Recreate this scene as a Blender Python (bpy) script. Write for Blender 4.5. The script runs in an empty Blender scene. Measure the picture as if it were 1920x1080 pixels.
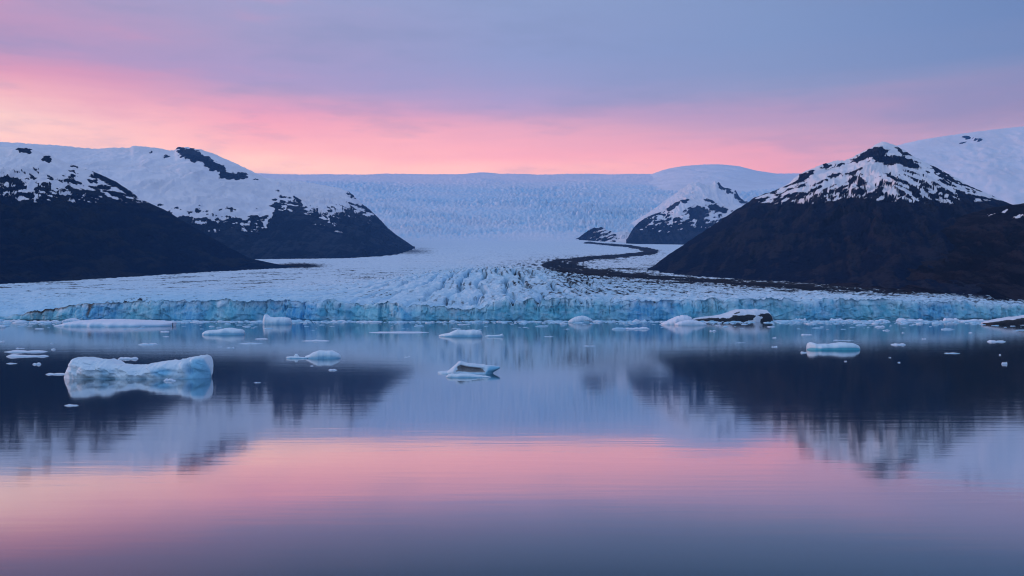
import bpy, math, random
import numpy as np

random.seed(7)
C = bpy.context.scene.collection
scene = bpy.context.scene
F = 1867.0          # focal length in photo pixels (35 mm on 36 mm, 1920 px)
HC = 15.0           # camera height above the lagoon, m
HY = 575.0          # horizon row of the photo
PI = math.pi


def lin(c):
    return tuple(((v / 255) / 12.92 if v / 255 <= .04045 else ((v / 255 + .055) / 1.055) ** 2.4) for v in c) + (1.0,)


def sstep(a, b, x):
    t = np.clip((np.asarray(x, float) - a) / (b - a), 0, 1)
    return t * t * (3 - 2 * t)


def tab(pts, x):
    return np.interp(x, [p[0] for p in pts], [p[1] for p in pts])


def smooth_tab(pts, x):
    """monotone cubic interpolation of control points"""
    xs = np.array([p[0] for p in pts], float); ys = np.array([p[1] for p in pts], float)
    h = np.diff(xs); d = np.diff(ys) / h
    m = np.zeros(len(xs)); m[0] = d[0]; m[-1] = d[-1]
    for i in range(1, len(xs) - 1):
        if d[i - 1] * d[i] > 0:
            w1 = 2 * h[i] + h[i - 1]; w2 = h[i] + 2 * h[i - 1]
            m[i] = (w1 + w2) / (w1 / d[i - 1] + w2 / d[i])
    x = np.clip(np.asarray(x, float), xs[0], xs[-1])
    i = np.clip(np.searchsorted(xs, x) - 1, 0, len(h) - 1)
    t = (x - xs[i]) / h[i]
    return ((2 * t ** 3 - 3 * t ** 2 + 1) * ys[i] + (t ** 3 - 2 * t ** 2 + t) * h[i] * m[i]
            + (-2 * t ** 3 + 3 * t ** 2) * ys[i + 1] + (t ** 3 - t ** 2) * h[i] * m[i + 1])


# ---------------------------------------------------------------- noise
_rng = np.random.RandomState(3)
_perm = np.concatenate([_rng.permutation(512)] * 4)
_g2 = np.array([(math.cos(a), math.sin(a)) for a in _rng.rand(512) * 2 * PI])
_g3 = _rng.randn(512, 3); _g3 /= np.linalg.norm(_g3, axis=1)[:, None]


def perlin2(x, y, seed=0):
    x = np.asarray(x, float) + seed * 17.31; y = np.asarray(y, float) + seed * 9.77
    x, y = np.broadcast_arrays(x, y)
    xi = np.floor(x).astype(int); yi = np.floor(y).astype(int)
    fx = x - xi; fy = y - yi
    u = fx * fx * fx * (fx * (fx * 6 - 15) + 10); v = fy * fy * fy * (fy * (fy * 6 - 15) + 10)

    def g(ix, iy, dx, dy):
        q = _g2[_perm[(_perm[ix & 511] + iy) & 511]]
        return q[..., 0] * dx + q[..., 1] * dy
    a = g(xi, yi, fx, fy); b = g(xi + 1, yi, fx - 1, fy)
    c = g(xi, yi + 1, fx, fy - 1); d = g(xi + 1, yi + 1, fx - 1, fy - 1)
    return 1.4 * ((a * (1 - u) + b * u) * (1 - v) + (c * (1 - u) + d * u) * v)


def fbm2(x, y, oct=4, seed=0, gain=.5):
    s = 0; a = 1.0; f = 1.0
    for k in range(oct):
        s = s + a * perlin2(np.asarray(x) * f, np.asarray(y) * f, seed + k * 3.1)
        a *= gain; f *= 2.03
    return s


def ridged2(x, y, oct=4, seed=0, gain=.5):
    s = 0; a = 1.0; f = 1.0; n = 0
    for k in range(oct):
        s = s + a * (1 - np.abs(perlin2(np.asarray(x) * f, np.asarray(y) * f, seed + k * 3.7)) * 2)
        n += a; a *= gain; f *= 2.1
    return s / n


def perlin3(x, y, z, seed=0):
    x = np.asarray(x, float) + seed * 11.3; y = np.asarray(y, float) + seed * 5.7; z = np.asarray(z, float) + seed * 7.9
    xi = np.floor(x).astype(int); yi = np.floor(y).astype(int); zi = np.floor(z).astype(int)
    fx = x - xi; fy = y - yi; fz = z - zi
    s = lambda t: t * t * t * (t * (t * 6 - 15) + 10)
    u, v, w = s(fx), s(fy), s(fz)
    r = 0
    for i in (0, 1):
        for j in (0, 1):
            for k in (0, 1):
                q = _g3[_perm[(_perm[(_perm[(xi + i) & 511] + yi + j) & 511] + zi + k) & 511]]
                dd = q[..., 0] * (fx - i) + q[..., 1] * (fy - j) + q[..., 2] * (fz - k)
                r = r + dd * (u if i else 1 - u) * (v if j else 1 - v) * (w if k else 1 - w)
    return r * 1.5


def fbm3(x, y, z, oct=4, seed=0, gain=.5):
    s = 0; a = 1.0; f = 1.0
    for k in range(oct):
        s = s + a * perlin3(x * f, y * f, z * f, seed + k * 2.3); a *= gain; f *= 2.07
    return s


def worley2(x, y, seed=0):
    """distance to nearest and second feature point, and the cell's random value"""
    x = np.asarray(x, float); y = np.asarray(y, float)
    xi = np.floor(x).astype(int); yi = np.floor(y).astype(int)
    d1 = np.full(x.shape, 9.0); d2 = np.full(x.shape, 9.0); idv = np.zeros(x.shape)
    for i in (-1, 0, 1):
        for j in (-1, 0, 1):
            h = _perm[(_perm[(xi + i + seed * 31) & 511] + yi + j) & 511]
            px = xi + i + (h % 64) / 64.0; py = yi + j + ((h // 8) % 64) / 64.0
            d = np.hypot(x - px, y - py)
            nearer = d < d1
            d2 = np.where(nearer, d1, np.minimum(d2, d)); idv = np.where(nearer, h / 512.0, idv); d1 = np.where(nearer, d, d1)
    return d1, d2, idv


# ---------------------------------------------------------------- object helpers
def tag(o, label=None, cat=None, group=None, kind=None):
    if label: o['label'] = label
    if cat: o['category'] = cat
    if group: o['group'] = group
    if kind: o['kind'] = kind
    return o


def mesh_obj(name, verts, faces, mat, attrs=None, parent=None, smooth=True, loc=None):
    """verts (n,3), faces (m,4) or (m,3) int arrays, linked as ONE mesh object"""
    me = bpy.data.meshes.new(name)
    verts = np.ascontiguousarray(verts, dtype=np.float32); faces = np.ascontiguousarray(faces, dtype=np.int32)
    if loc is not None:
        verts = verts - np.array(loc, dtype=np.float32)
    n, k = faces.shape
    me.vertices.add(len(verts)); me.vertices.foreach_set('co', verts.ravel())
    me.loops.add(n * k); me.loops.foreach_set('vertex_index', faces.ravel())
    me.polygons.add(n); me.polygons.foreach_set('loop_start', np.arange(0, n * k, k, dtype=np.int32))
    me.polygons.foreach_set('loop_total', np.full(n, k, dtype=np.int32))
    if smooth:
        me.polygons.foreach_set('use_smooth', np.ones(n, dtype=bool))
    for an, av in (attrs or {}).items():
        a = me.attributes.new(an, 'FLOAT', 'POINT'); a.data.foreach_set('value', np.ascontiguousarray(av, dtype=np.float32).ravel())
    me.update(); me.validate()
    me.materials.append(mat)
    o = bpy.data.objects.new(name, me); C.objects.link(o)
    if loc is not None: o.location = loc
    if parent is not None: o.parent = parent
    return o


def grid_faces(nr, nc, flip=False):
    r, c = np.meshgrid(np.arange(nr - 1), np.arange(nc - 1), indexing='ij')
    a = (r * nc + c).ravel()
    f = np.stack([a, a + 1, a + nc + 1, a + nc], 1)
    return f[:, ::-1] if flip else f


def sub_mesh(verts, faces, attrs, mask):
    """the faces picked by mask with only the vertices they use"""
    f = faces[mask]; used = np.unique(f); m = np.full(len(verts), -1); m[used] = np.arange(len(used))
    return verts[used], m[f], {k: v[used] for k, v in attrs.items()}


def grid_normals(P):
    du = np.gradient(P, axis=1); dv = np.gradient(P, axis=0)
    n = np.cross(du, dv); l = np.linalg.norm(n, axis=2, keepdims=True)
    return n / np.maximum(l, 1e-9)


# ---------------------------------------------------------------- material helpers
class NT:
    def __init__(self, name):
        self.m = bpy.data.materials.new(name); self.m.use_nodes = True
        self.t = self.m.node_tree; self.t.nodes.clear()
        self.out = self.t.nodes.new('ShaderNodeOutputMaterial')

    def n(self, kind, **kw):
        nd = self.t.nodes.new('ShaderNode' + kind)
        for k, v in kw.items():
            if k.startswith('i_'):
                nd.inputs[k[2:].replace('_', ' ')].default_value = v
            else:
                setattr(nd, k, v)
        return nd

    def l(self, a, b): self.t.links.new(a, b)

    def math(self, op, a, b=None, clamp=False):
        nd = self.n('Math', operation=op, use_clamp=clamp)
        for i, v in enumerate((a, b)):
            if v is None: continue
            if isinstance(v, (int, float)): nd.inputs[i].default_value = v
            else: self.l(v, nd.inputs[i])
        return nd.outputs[0]

    def attr(self, name): return self.n('Attribute', attribute_name=name).outputs['Fac']

    def mix(self, fac, a, b):
        nd = self.n('Mix', data_type='RGBA')
        if isinstance(fac, (int, float)): nd.inputs[0].default_value = fac
        else: self.l(fac, nd.inputs[0])
        for v, i in ((a, 6), (b, 7)):
            if isinstance(v, tuple): nd.inputs[i].default_value = v if len(v) == 4 else v + (1,)
            else: self.l(v, nd.inputs[i])
        return nd.outputs[2]

    def noise(self, scale, stretch=(1, 1, 1), detail=5, rough=.55, coord='Object'):
        tc = self.n('TexCoord'); mp = self.n('Mapping'); mp.inputs['Scale'].default_value = stretch
        self.l(tc.outputs[coord], mp.inputs[0])
        nz = self.n('TexNoise'); nz.inputs['Scale'].default_value = scale; nz.inputs['Detail'].default_value = detail
        nz.inputs['Roughness'].default_value = rough
        self.l(mp.outputs[0], nz.inputs['Vector'])
        return nz.outputs['Fac']

    def rng(self, v, a, b, c=0., d=1.):
        nd = self.n('MapRange', interpolation_type='SMOOTHSTEP')
        for i, q in zip((1, 2, 3, 4), (a, b, c, d)): nd.inputs[i].default_value = q
        self.l(v, nd.inputs[0]); return nd.outputs[0]

    def principled(self, col, rough=.8, bump=None, bdist=1., bstr=1., spec=.2, sss=None):
        p = self.n('BsdfPrincipled'); p.inputs['Roughness'].default_value = rough
        p.inputs['Specular IOR Level'].default_value = spec
        if isinstance(col, tuple): p.inputs['Base Color'].default_value = col if len(col) == 4 else col + (1,)
        else: self.l(col, p.inputs['Base Color'])
        if bump is not None:
            b = self.n('Bump'); b.inputs['Strength'].default_value = bstr; b.inputs['Distance'].default_value = bdist
            self.l(bump, b.inputs['Height']); self.l(b.outputs[0], p.inputs['Normal'])
        self.l(p.outputs[0], self.out.inputs['Surface'])
        return p


def mat_mountain(name, rock1, rock2, rock3, snow=(.88, .82, .86), fs=1.0):
    t = NT(name)
    n1 = t.noise(.06 * fs, (1, 1, 1.6), 8, .65)
    n2 = t.noise(.006 * fs, (1, 1, 2), 5, .6)
    n3 = t.noise(.11 * fs, (1, 1, 1), 4, .6)
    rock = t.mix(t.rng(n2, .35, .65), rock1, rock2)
    st = t.math('ADD', t.attr('relief_shade'), t.math('MULTIPLY', t.math('SUBTRACT', n1, .5), .9))
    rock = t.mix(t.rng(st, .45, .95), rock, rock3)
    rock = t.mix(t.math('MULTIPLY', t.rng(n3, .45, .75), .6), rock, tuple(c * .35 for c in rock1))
    s = t.math('ADD', t.attr('snow'), t.math('MULTIPLY', t.math('SUBTRACT', n1, .5), 1.1))
    s = t.rng(s, -.17, .15)
    col = t.mix(s, rock, t.mix(t.rng(n2, .3, .7), snow, tuple(c * .9 for c in snow)))
    inv = t.math('SUBTRACT', 1.0, s)
    h = t.math('ADD', t.math('MULTIPLY', n1, t.math('ADD', t.math('MULTIPLY', inv, 1.0), .12)), t.math('MULTIPLY', n3, t.math('MULTIPLY', inv, .35)))
    t.principled(col, .95, h, 14 / fs, 1.0, 0.0)
    return t.m


def mat_glacier():
    t = NT('glacier_surface_ice')
    n1 = t.noise(.09, (1, 1, 1), 6, .65)
    n2 = t.noise(.012, (1, 1, 1), 5, .6)
    base = t.mix(t.rng(n1, .3, .7), (.80, .83, .88), (.60, .67, .77))
    base = t.mix(t.attr('firn_afterglow'), base, t.mix(t.rng(n2, .3, .7), (.92, .80, .84), (.84, .73, .79)))  # far upper snow, with pink afterglow painted into its colour
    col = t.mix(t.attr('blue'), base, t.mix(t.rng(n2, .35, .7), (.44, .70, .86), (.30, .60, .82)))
    sp = t.math('ADD', t.attr('dirt_shade'), t.math('MULTIPLY', t.math('SUBTRACT', n1, .5), 1.1))
    dcol = t.mix(t.rng(n2, .4, .6), (.020, .020, .026), (.036, .030, .032))
    d = t.rng(sp, .22, .75)
    col = t.mix(d, col, dcol)
    t.principled(col, .85, n1, 3.0, .6, .0)
    return t.m


def mat_cliff():
    t = NT('calving_front_ice')
    v1 = t.noise(.10, (1, .5, .5), 7, .65)
    v2 = t.noise(.35, (1, .4, .10), 5, .6)
    big = t.noise(.011, (1, .2, .4), 3, .5)
    fine = t.noise(.5, (1, 1, .7), 6, .65)
    c = t.mix(t.rng(v1, .38, .66), (.13, .46, .60), (.35, .66, .77))
    c = t.mix(t.rng(big, .42, .66), c, t.mix(t.rng(v2, .4, .6), (.06, .33, .62), (.22, .54, .76)))
    c = t.mix(t.attr('frost'), c, (.72, .80, .88))
    c = t.mix(t.math('MULTIPLY', t.rng(v2, .55, .70), .2), c, (.10, .22, .32))
    dd = t.math('ADD', t.attr('dirt_shade'), t.math('MULTIPLY', t.math('SUBTRACT', v2, .5), .9))
    c = t.mix(t.rng(dd, .2, .9), c, (.10, .085, .08))
    h = t.math('ADD', t.math('MULTIPLY', fine, .5), v2)
    t.principled(c, .55, h, 1.2, .7, .3)
    return t.m


def mat_berg(name, white, blue, dirtcol=(.035, .033, .036), scale=1.0, bd=.45):
    t = NT(name)
    n1 = t.noise(.55 * scale, (1, 1, 1), 6, .6)
    n2 = t.noise(.12 * scale, (1, 1, 1.4), 4, .55)
    n3 = t.noise(2.2 * scale, (1, 1, 1), 4, .6)
    b = t.math('ADD', t.attr('blue'), t.math('MULTIPLY', t.math('SUBTRACT', n2, .5), .9))
    c = t.mix(t.rng(b, .1, .9), white, blue)
    c = t.mix(t.math('MULTIPLY', t.rng(n1, .55, .8), .4), c, tuple(x * .8 for x in blue))
    dd = t.math('ADD', t.attr('dirt_shade'), t.math('MULTIPLY', t.math('SUBTRACT', n1, .5), 1.3))
    c = t.mix(t.rng(dd, .35, .65), c, t.mix(t.rng(n3, .4, .65), dirtcol, tuple(x * 1.8 for x in dirtcol)))
    h = t.math('ADD', n1, t.math('MULTIPLY', n3, .3))
    t.principled(c, .5, h, bd / scale, .7, .3)
    return t.m


def mat_water():
    t = NT('lagoon_water')
    w1 = t.noise(.55, (.13, 1, 1), 4, .6)
    w2 = t.noise(.12, (.22, 1, 1), 3, .5)
    patch = t.noise(.004, (.5, 1, 1), 3, .5)
    h = t.math('ADD', w1, t.math('MULTIPLY', w2, 2.2))
    tcw = t.n('TexCoord'); sxw = t.n('SeparateXYZ'); t.l(tcw.outputs['Object'], sxw.inputs[0])
    h = t.math('MULTIPLY', h, t.math('MULTIPLY', t.rng(patch, .3, .7, .55, 1.1), t.rng(sxw.outputs[1], 90, 230, 1.25, .85)))
    b = t.n('Bump'); b.inputs['Strength'].default_value = 1.0; b.inputs['Distance'].default_value = .008
    t.l(h, b.inputs['Height'])
    lw = t.n('LayerWeight'); lw.inputs['Blend'].default_value = .5
    cr = t.n('ValToRGB')
    e = cr.color_ramp.elements
    e[0].position = 0; e[0].color = (.03,) * 3 + (1,); e[1].position = 1; e[1].color = (.90,) * 3 + (1,)
    for p, v in ((.5, .06), (.70, .10), (.741, .19), (.78, .42), (.815, .72), (.85, .84), (.90, .88)):
        q = e.new(p); q.color = (v,) * 3 + (1,)
    t.l(lw.outputs['Facing'], cr.inputs[0])
    deep = t.n('BsdfDiffuse'); deep.inputs['Color'].default_value = (.007, .052, .085, 1)
    gl = t.n('BsdfGlossy', distribution='GGX'); gl.inputs['Roughness'].default_value = .056; gl.inputs['Color'].default_value = (.85, .87, .89, 1)
    t.l(b.outputs[0], gl.inputs['Normal'])
    mx = t.n('MixShader'); t.l(cr.outputs[0], mx.inputs[0]); t.l(deep.outputs[0], mx.inputs[1]); t.l(gl.outputs[0], mx.inputs[2])
    t.l(mx.outputs[0], t.out.inputs['Surface'])
    return t.m


M_SURF = mat_glacier(); M_CLIFF = mat_cliff(); M_WATER = mat_water()

# ---------------------------------------------------------------- the lagoon
wx = 30000.0
water = mesh_obj('lagoon_water', np.array([(-wx, -4000, 0), (wx, -4000, 0), (wx, 24000, 0), (-wx, 24000, 0)]), np.array([[0, 1, 2, 3]]), M_WATER, smooth=False)
tag(water, 'still glacial lagoon mirroring the pink and blue dusk sky', 'lagoon', kind='structure')

# ---------------------------------------------------------------- the glacier: one surface from the water's edge up to the ice cap
PX = np.concatenate([np.arange(-620, -20, 6.0), np.arange(-20, 1940, 1.6), np.arange(1940, 2560, 6.0)])
TOP = [(-620, 596), (-60, 594), (0, 592), (40, 588), (70, 581), (120, 573), (180, 567), (250, 562.5), (320, 562), (400, 562.5), (520, 561), (600, 563),
       (700, 566), (760, 567), (820, 573), (870, 577), (910, 570), (950, 561), (1000, 559), (1100, 559), (1200, 560), (1320, 560), (1500, 559.5), (1640, 560), (1720, 562),
       (1800, 565), (1860, 568), (1920, 570), (2100, 573), (2560, 578)]
DF = [(-620, 1060), (0, 1050), (300, 1035), (700, 1025), (760, 1005), (900, 1000), (960, 1020), (1300, 1040), (1600, 1110), (1920, 1180), (2560, 1280)]
YD = [(1000, 561), (1250, 546), (1900, 522), (2700, 502), (3600, 486), (5000, 467), (6500, 452), (7300, 428), (8500, 398), (10000, 368), (11500, 347), (13000, 332), (14200, 326.5), (16000, 326.5)]


def zbase(D):
    return HC + (HY - smooth_tab(YD, D)) / F * D


dfront = smooth_tab(DF, PX) + 7 * fbm2(PX / 70, 0, 3, 4) + 3 * perlin2(PX / 18, 0, 6)
ztop = HC + (HY - smooth_tab(TOP, PX)) / F * dfront


def gsurf(px, D):
    """smooth glacier height on column px at distance D"""
    df = np.interp(px, PX, dfront); zt = np.interp(px, PX, ztop)
    z = zbase(D) + (zt - zbase(df)) * np.exp(-np.maximum(D - df, 0) / 170.0)
    g = np.exp(-((px - 930) / 250.0) ** 2)
    z = z + 30 * g * sstep(1015, 1330, D) * (1 - sstep(1350, 2300, D))
    return z


def glac_D(px, py):
    """distance at which the smooth surface is seen on pixel (px, py)"""
    Ds = np.concatenate([np.linspace(1000, 3000, 800), np.linspace(3010, 14000, 1400)])
    out = np.zeros(len(px))
    for i, (a, b) in enumerate(zip(px, py)):
        y = HY - (gsurf(np.full(len(Ds), a), Ds) - HC) / Ds * F
        y = np.minimum.accumulate(y)
        out[i] = np.interp(-b, -y, Ds)
    return out


# rows: distances behind the front, denser where they show
tt = np.concatenate([np.linspace(0, 300, 150, endpoint=False), np.linspace(300, 1500, 170, endpoint=False),
                     np.linspace(1500, 5200, 130, endpoint=False), np.linspace(5200, 13300, 190)])
Dg = dfront[None, :] + tt[:, None] * (1 + 0 * PX[None, :])
PXg = np.broadcast_to(PX[None, :], Dg.shape).copy()
Xg = (PXg - 960) / F * Dg
Zg = gsurf(PXg, Dg)
pyg = HY - (Zg - HC) / Dg * F
near = np.exp(-tt / 450.0)[:, None]
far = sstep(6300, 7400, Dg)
# radiating crevasses of the central bulge
phi = np.arctan2(Xg + 35, 1560 - Dg)
wr = .45 * fbm2(Xg / 45, Dg / 60, 3, 11)
cph = phi / .066 + wr * .8
s1 = np.abs(np.sin(PI * cph))
serac = sstep(.0, .55, s1)
brk = np.abs(perlin2(np.floor(cph) * 3.3 + Xg / 90, Dg / 26, 15))
serac = serac * (.74 + .26 * sstep(.02, .20, brk))
open_ = sstep(-.12, .22, perlin2(np.floor(cph + .5) * 7.7, Dg / 42, 16) + .25 * perlin2(Xg / 12, Dg / 14, 17))
wcen = np.exp(-((PXg - 965) / np.where(PXg < 965, 260.0, 340.0)) ** 2) * (1 - sstep(1430, 1800, Dg))
wall = (.16 + .84 * wcen)
keep = .62 + .38 * sstep(-.25, .35, fbm2(Xg / 70, Dg / 70, 2, 19))
crev = -(1 - serac) * 29 * wcen * keep * (.38 + .62 * open_) * (.25 + .75 * sstep(4, 70, tt)[:, None])
# rows of small seracs elsewhere on the tongue
d1, d2, cid = worley2(Xg / 11 + .5 * perlin2(Xg / 30, Dg / 30, 21), Dg / 17, 2)
cell = sstep(0, .45, d2 - d1)
mid = (1 - sstep(3000, 6000, Dg))
tex = fbm2(PXg / 7, pyg / 3.0, 5, 34, .62)
rough = 2.6 * (cell - .6) * (0.30 + .5 * sstep(500, 900, PXg)) * mid
rough += 2.0 * fbm2(Xg / 14, Dg / 22, 5, 23, .6) * mid
rough *= (1 - .8 * wcen) * .48
rough += wcen * 1.5 * (fbm2(Xg / 8, Dg / 13, 4, 24, .6))
# shallow transverse waves further up the tongue
wave = 2.2 * np.sin(Dg / 26 + 5 * fbm2(Xg / 400, Dg / 700, 3, 25) + ((PXg - 900) / 420) ** 2 * 4) * sstep(1500, 2200, Dg) * (1 - sstep(5200, 6400, Dg)) * np.exp(-((PXg - 980) / 330) ** 2)
# the broken ice field above
d1f, d2f, cidf = worley2(Xg / 60 + .6 * fbm2(Xg / 150, Dg / 200, 2, 27), Dg / 80, 5)
fall = np.exp(-((PXg - 1120) / 110) ** 2 - ((pyg - 400) / 22) ** 2)
blueband = far * sstep(335, 356, pyg + 6 * fbm2(PXg / 120, Dg / 900, 3, 29))
icef = far * ((sstep(0, .4, d2f - d1f) - .6) * 11 + 7 * fbm2(Xg / 45, Dg / 70, 4, 31)) * (.12 + .9 * blueband) * (1 + 1.6 * fall)
icef += far * 26 * fall * ridged2(Xg / 60, Dg / 260, 3, 33)
icef += far * 14 * fbm2(Xg / 700, Dg / 1100, 3, 35)
vary = .35 + 1.1 * sstep(-.35, .45, fbm2(PXg / 190, pyg / 16, 3, 36))
icef *= .5 + .6 * vary
icef += far * (2.5 + 12 * blueband * vary + 14 * fall) * tex
Zg = Zg + crev + rough + wave + icef
edge = np.exp(-tt / 14.0)[:, None]
Zg += edge * (1.7 * fbm2(Xg / 9, 0 * Xg, 4, 37, .6) + 2.6 * perlin2(Xg / 30, 0 * Xg, 38) - 1.0) * sstep(1.0, 12.0, ztop)[None, :]

# dirty streaks with crevasse shade painted in, and blueness of the surface, fixed to the ice
MOR = [(1105, 455), (1130, 457.5), (1170, 460.5), (1207, 466), (1222, 470), (1214, 475), (1160, 480), (1100, 484.5), (1062, 490), (1052, 497), (1068, 504), (1100, 510),
       (1193, 517.5), (1293, 524), (1420, 531), (1560, 541), (1700, 549)]
MOR2 = [(1110, 483), (1043, 488), (1020, 496), (1030, 505), (1075, 512), (1193, 520.5), (1293, 527), (1420, 534.5), (1560, 545)]


def poly_dist(px, py, pts, kx=.17):
    d = np.full(px.shape, 1e9)
    for (ax, ay), (bx, by) in zip(pts[:-1], pts[1:]):
        vx, vy = (bx - ax) * kx, by - ay
        wx_, wy = (px - ax) * kx, py - ay
        t = np.clip((wx_ * vx + wy * vy) / (vx * vx + vy * vy + 1e-9), 0, 1)
        d = np.minimum(d, np.hypot(wx_ - t * vx, wy - t * vy))
    return d


nz1 = fbm2(PXg / 40, pyg / 5, 4, 41); nz2 = fbm2(PXg / 9, pyg / 2.2, 3, 43)
m1 = poly_dist(PXg, pyg, MOR); m2 = poly_dist(PXg, pyg, MOR2)
w1_ = tab([(440, .9), (456, 1.8), (470, 2.6), (485, 4.0), (500, 6.2), (510, 4.4), (525, 2.6), (550, 2.2)], pyg)
mor = np.maximum(1.25 * (1 - sstep(w1_ * .55, w1_ * 1.15, m1 + .7 * nz1 + .5 * nz2)), .95 * (1 - sstep(.5, 1.7, m2 + .7 * nz1 + .5 * nz2)))
mor = mor - .8 * np.exp(-((m1 - .25 * w1_ + .5 * nz1) / (.16 * w1_)) ** 2) * sstep(478, 490, pyg) * sstep(-.2, .2, nz1)
halo = .42 * np.exp(-(np.minimum(m1, m2) / (1.9 * w1_)) ** 2) * sstep(-.15, .35, nz2)
# streaky gravel beside the right-hand mountain and along the left-hand one
sideR = sstep(1120, 1270, PXg + 12 * (pyg - 500)) * sstep(470, 492, pyg) * (1 - sstep(1240, 1420, PXg) * 0) * np.exp(-((pyg - 505) / 26) ** 2)
lines = sstep(.05, .55, fbm2(PXg / 130, (pyg - (PXg - 1200) * .045) / 2.3, 3, 45))
gr = .55 * sideR * lines
bandR = sstep(1150, 1400, PXg) * (.30 + .5 * lines) * sstep(518, 530, pyg + 0 * PXg) * (1 - sstep(0, 22, pyg - (522 + (PXg - 1300) * .055)))
leftl = sstep(.05, .6, fbm2(PXg / 120, (pyg + PXg * .028) / 1.7, 4, 47)) * (1 - sstep(640, 860, PXg)) * sstep(497, 506, pyg) * (.16 + .30 * np.exp(-((pyg + PXg * .035 - 541) / 14) ** 2))
rowl = .26 * sstep(.0, .5, fbm2(PXg / 50, (pyg - (PXg - 1000) * .03) / 1.4, 4, 48)) * sstep(900, 1100, PXg) * sstep(496, 506, pyg) * (1 - sstep(545, 560, pyg))
tip = .9 * np.exp(-((PXg - 560) / 45) ** 2 - ((pyg - 498) / 4.5) ** 2) + .55 * np.exp(-((PXg - 770) / 50) ** 2 - ((pyg - 471) / 7) ** 2)
fan = .34 * sstep(.72, .97, np.abs(np.sin(PI * (phi / .021 + .9 * wr)))) * sstep(-.2, .25, fbm2(Xg / 60, Dg / 70, 3, 20)) * np.exp(-((PXg - 1010) / 430) ** 2) * (1 - sstep(2000, 2700, Dg)) * sstep(5, 60, tt)[:, None]
rims = fan + .18 * (1 - cell) * mid * sstep(760, 1000, PXg) + .10 * mid + .75 * wcen * (1 - sstep(0, .32, s1)) * keep * open_ + .22 * sstep(.55, .95, np.sin(Dg / 26 + 5 * fbm2(Xg / 400, Dg / 700, 3, 25) + ((PXg - 900) / 420) ** 2 * 4)) * sstep(1500, 2000, Dg) * (1 - sstep(5600, 6400, Dg)) * sstep(-.1, .3, fbm2(PXg / 40, pyg / 8, 3, 46))  # dirty lines and rows, plus shade of the crevasse slits painted dark
ldirt = .95 * np.exp(-((pyg - (590 - np.clip(PXg, 40, 300) * .125 + 4)) / 3.2) ** 2) * sstep(30, 80, PXg) * (1 - sstep(235, 300, PXg)) * sstep(-.2, .3, nz2)
dirt_shade = np.clip(np.maximum(mor, halo + gr + bandR + rowl + leftl + tip + rims + ldirt) + .06 * nz2 * mid + .26 * np.clip(fbm2(PXg / 4.5, pyg / 1.3, 3, 44) - .05, 0, 1) * sstep(470, 500, pyg), -.3, 1.4)
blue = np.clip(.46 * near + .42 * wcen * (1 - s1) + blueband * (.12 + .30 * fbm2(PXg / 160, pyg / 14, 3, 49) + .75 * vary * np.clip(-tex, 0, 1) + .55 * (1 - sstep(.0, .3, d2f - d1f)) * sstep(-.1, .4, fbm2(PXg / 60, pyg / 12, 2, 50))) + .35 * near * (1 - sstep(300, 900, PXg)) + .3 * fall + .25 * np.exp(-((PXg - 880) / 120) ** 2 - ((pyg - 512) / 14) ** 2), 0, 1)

# the calving face below the front edge, rows from the water up to the edge
NCF = 64
vv = np.linspace(0, 1, NCF, endpoint=False)[:, None]
zt = Zg[0][None, :]
Zc = -2.0 + (zt + 2.0) * vv
xw = Xg[0][None, :]
sc = np.clip(ztop / 20, .15, 1)[None, :]
colw = xw + 0 * vv
but = 8.0 * fbm2(colw / 42, Zc / 90, 3, 51) + 2.6 * ridged2(colw / 15, Zc / 55, 3, 53) + 1.1 * fbm2(colw / 5, Zc / 9, 4, 55)
e1, e2, eid = worley2(colw / 13 + .4 * perlin2(colw / 30, Zc / 14, 57), Zc / 10, 7)
but += 3.8 * (eid - .5) * sstep(.02, .2, e2 - e1)
e1, e2, eid = worley2(colw / 5 + Zc / 9 + .4 * perlin2(colw / 12, Zc / 7, 57), Zc / 4.5, 17)
but += 1.5 * (eid - .5) * sstep(.02, .2, e2 - e1) + .8 * e1
crk = perlin2(colw / 11, Zc / 120, 59) + .25 * perlin2(colw / 3, Zc / 12, 60)
reach = sstep(.15, .75, vv + .5 * perlin2(colw / 20, 0 * colw, 61))
groove = (1 - sstep(0, .075, np.abs(crk))) * reach * 5.5
crk2 = perlin2(colw / 5.5, Zc / 70, 66) + .3 * perlin2(colw / 2.5, Zc / 9, 67)
groove += (1 - sstep(0, .09, np.abs(crk2))) * sstep(.3, .9, vv + .6 * perlin2(colw / 14, 0 * colw, 68)) * 2.6
for gx, gw, gd, lo in ((716, 3, 9, -.4), (720, 1.5, 6, -.4), (905, 6, 5, .2), (1262, 5, 6, .35), (1040, 1.6, 5, .3), (1062, 1.6, 5, .3), (968, 1.5, 4, .4), (985, 1.5, 4, .4), (1855, 2.5, 5, .0), (1330, 5, 4, .2), (537, 3, 4, .2), (572, 2.5, 4, .1)):
    groove = groove + gd * np.exp(-((PX[None, :] + 3 * vv - gx) / gw) ** 2) * sstep(lo, lo + .3, vv + .15)
depth = (but * 1.0 - groove) * sc * np.minimum(1, 1.25 - vv * .6) - 7.5 * vv ** 1.6 * sc
under = 1.6 * np.exp(-((Zc - .3) / 1.1) ** 2)
fade = 1 - sstep(.93, 1.0, vv)
Dc = Dg[0][None, :] - (depth + 7.5 * sc - under) * (fade * .85 + .15) + 7.5 * sc * .15
Dc = np.where(vv > .97, Dg[0][None, :] - .15, Dc)
Xc = (PX[None, :] - 960) / F * Dg[0][None, :] + 0 * vv
frost = np.clip(sstep(.62, 1.02, vv + .22 * fbm2(colw / 10, Zc / 12, 3, 63)) * .55 + .25 * sstep(.1, .6, fbm2(colw / 16, Zc / 7, 3, 65)), 0, 1)
pxc = PX[None, :] + 0 * vv
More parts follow.
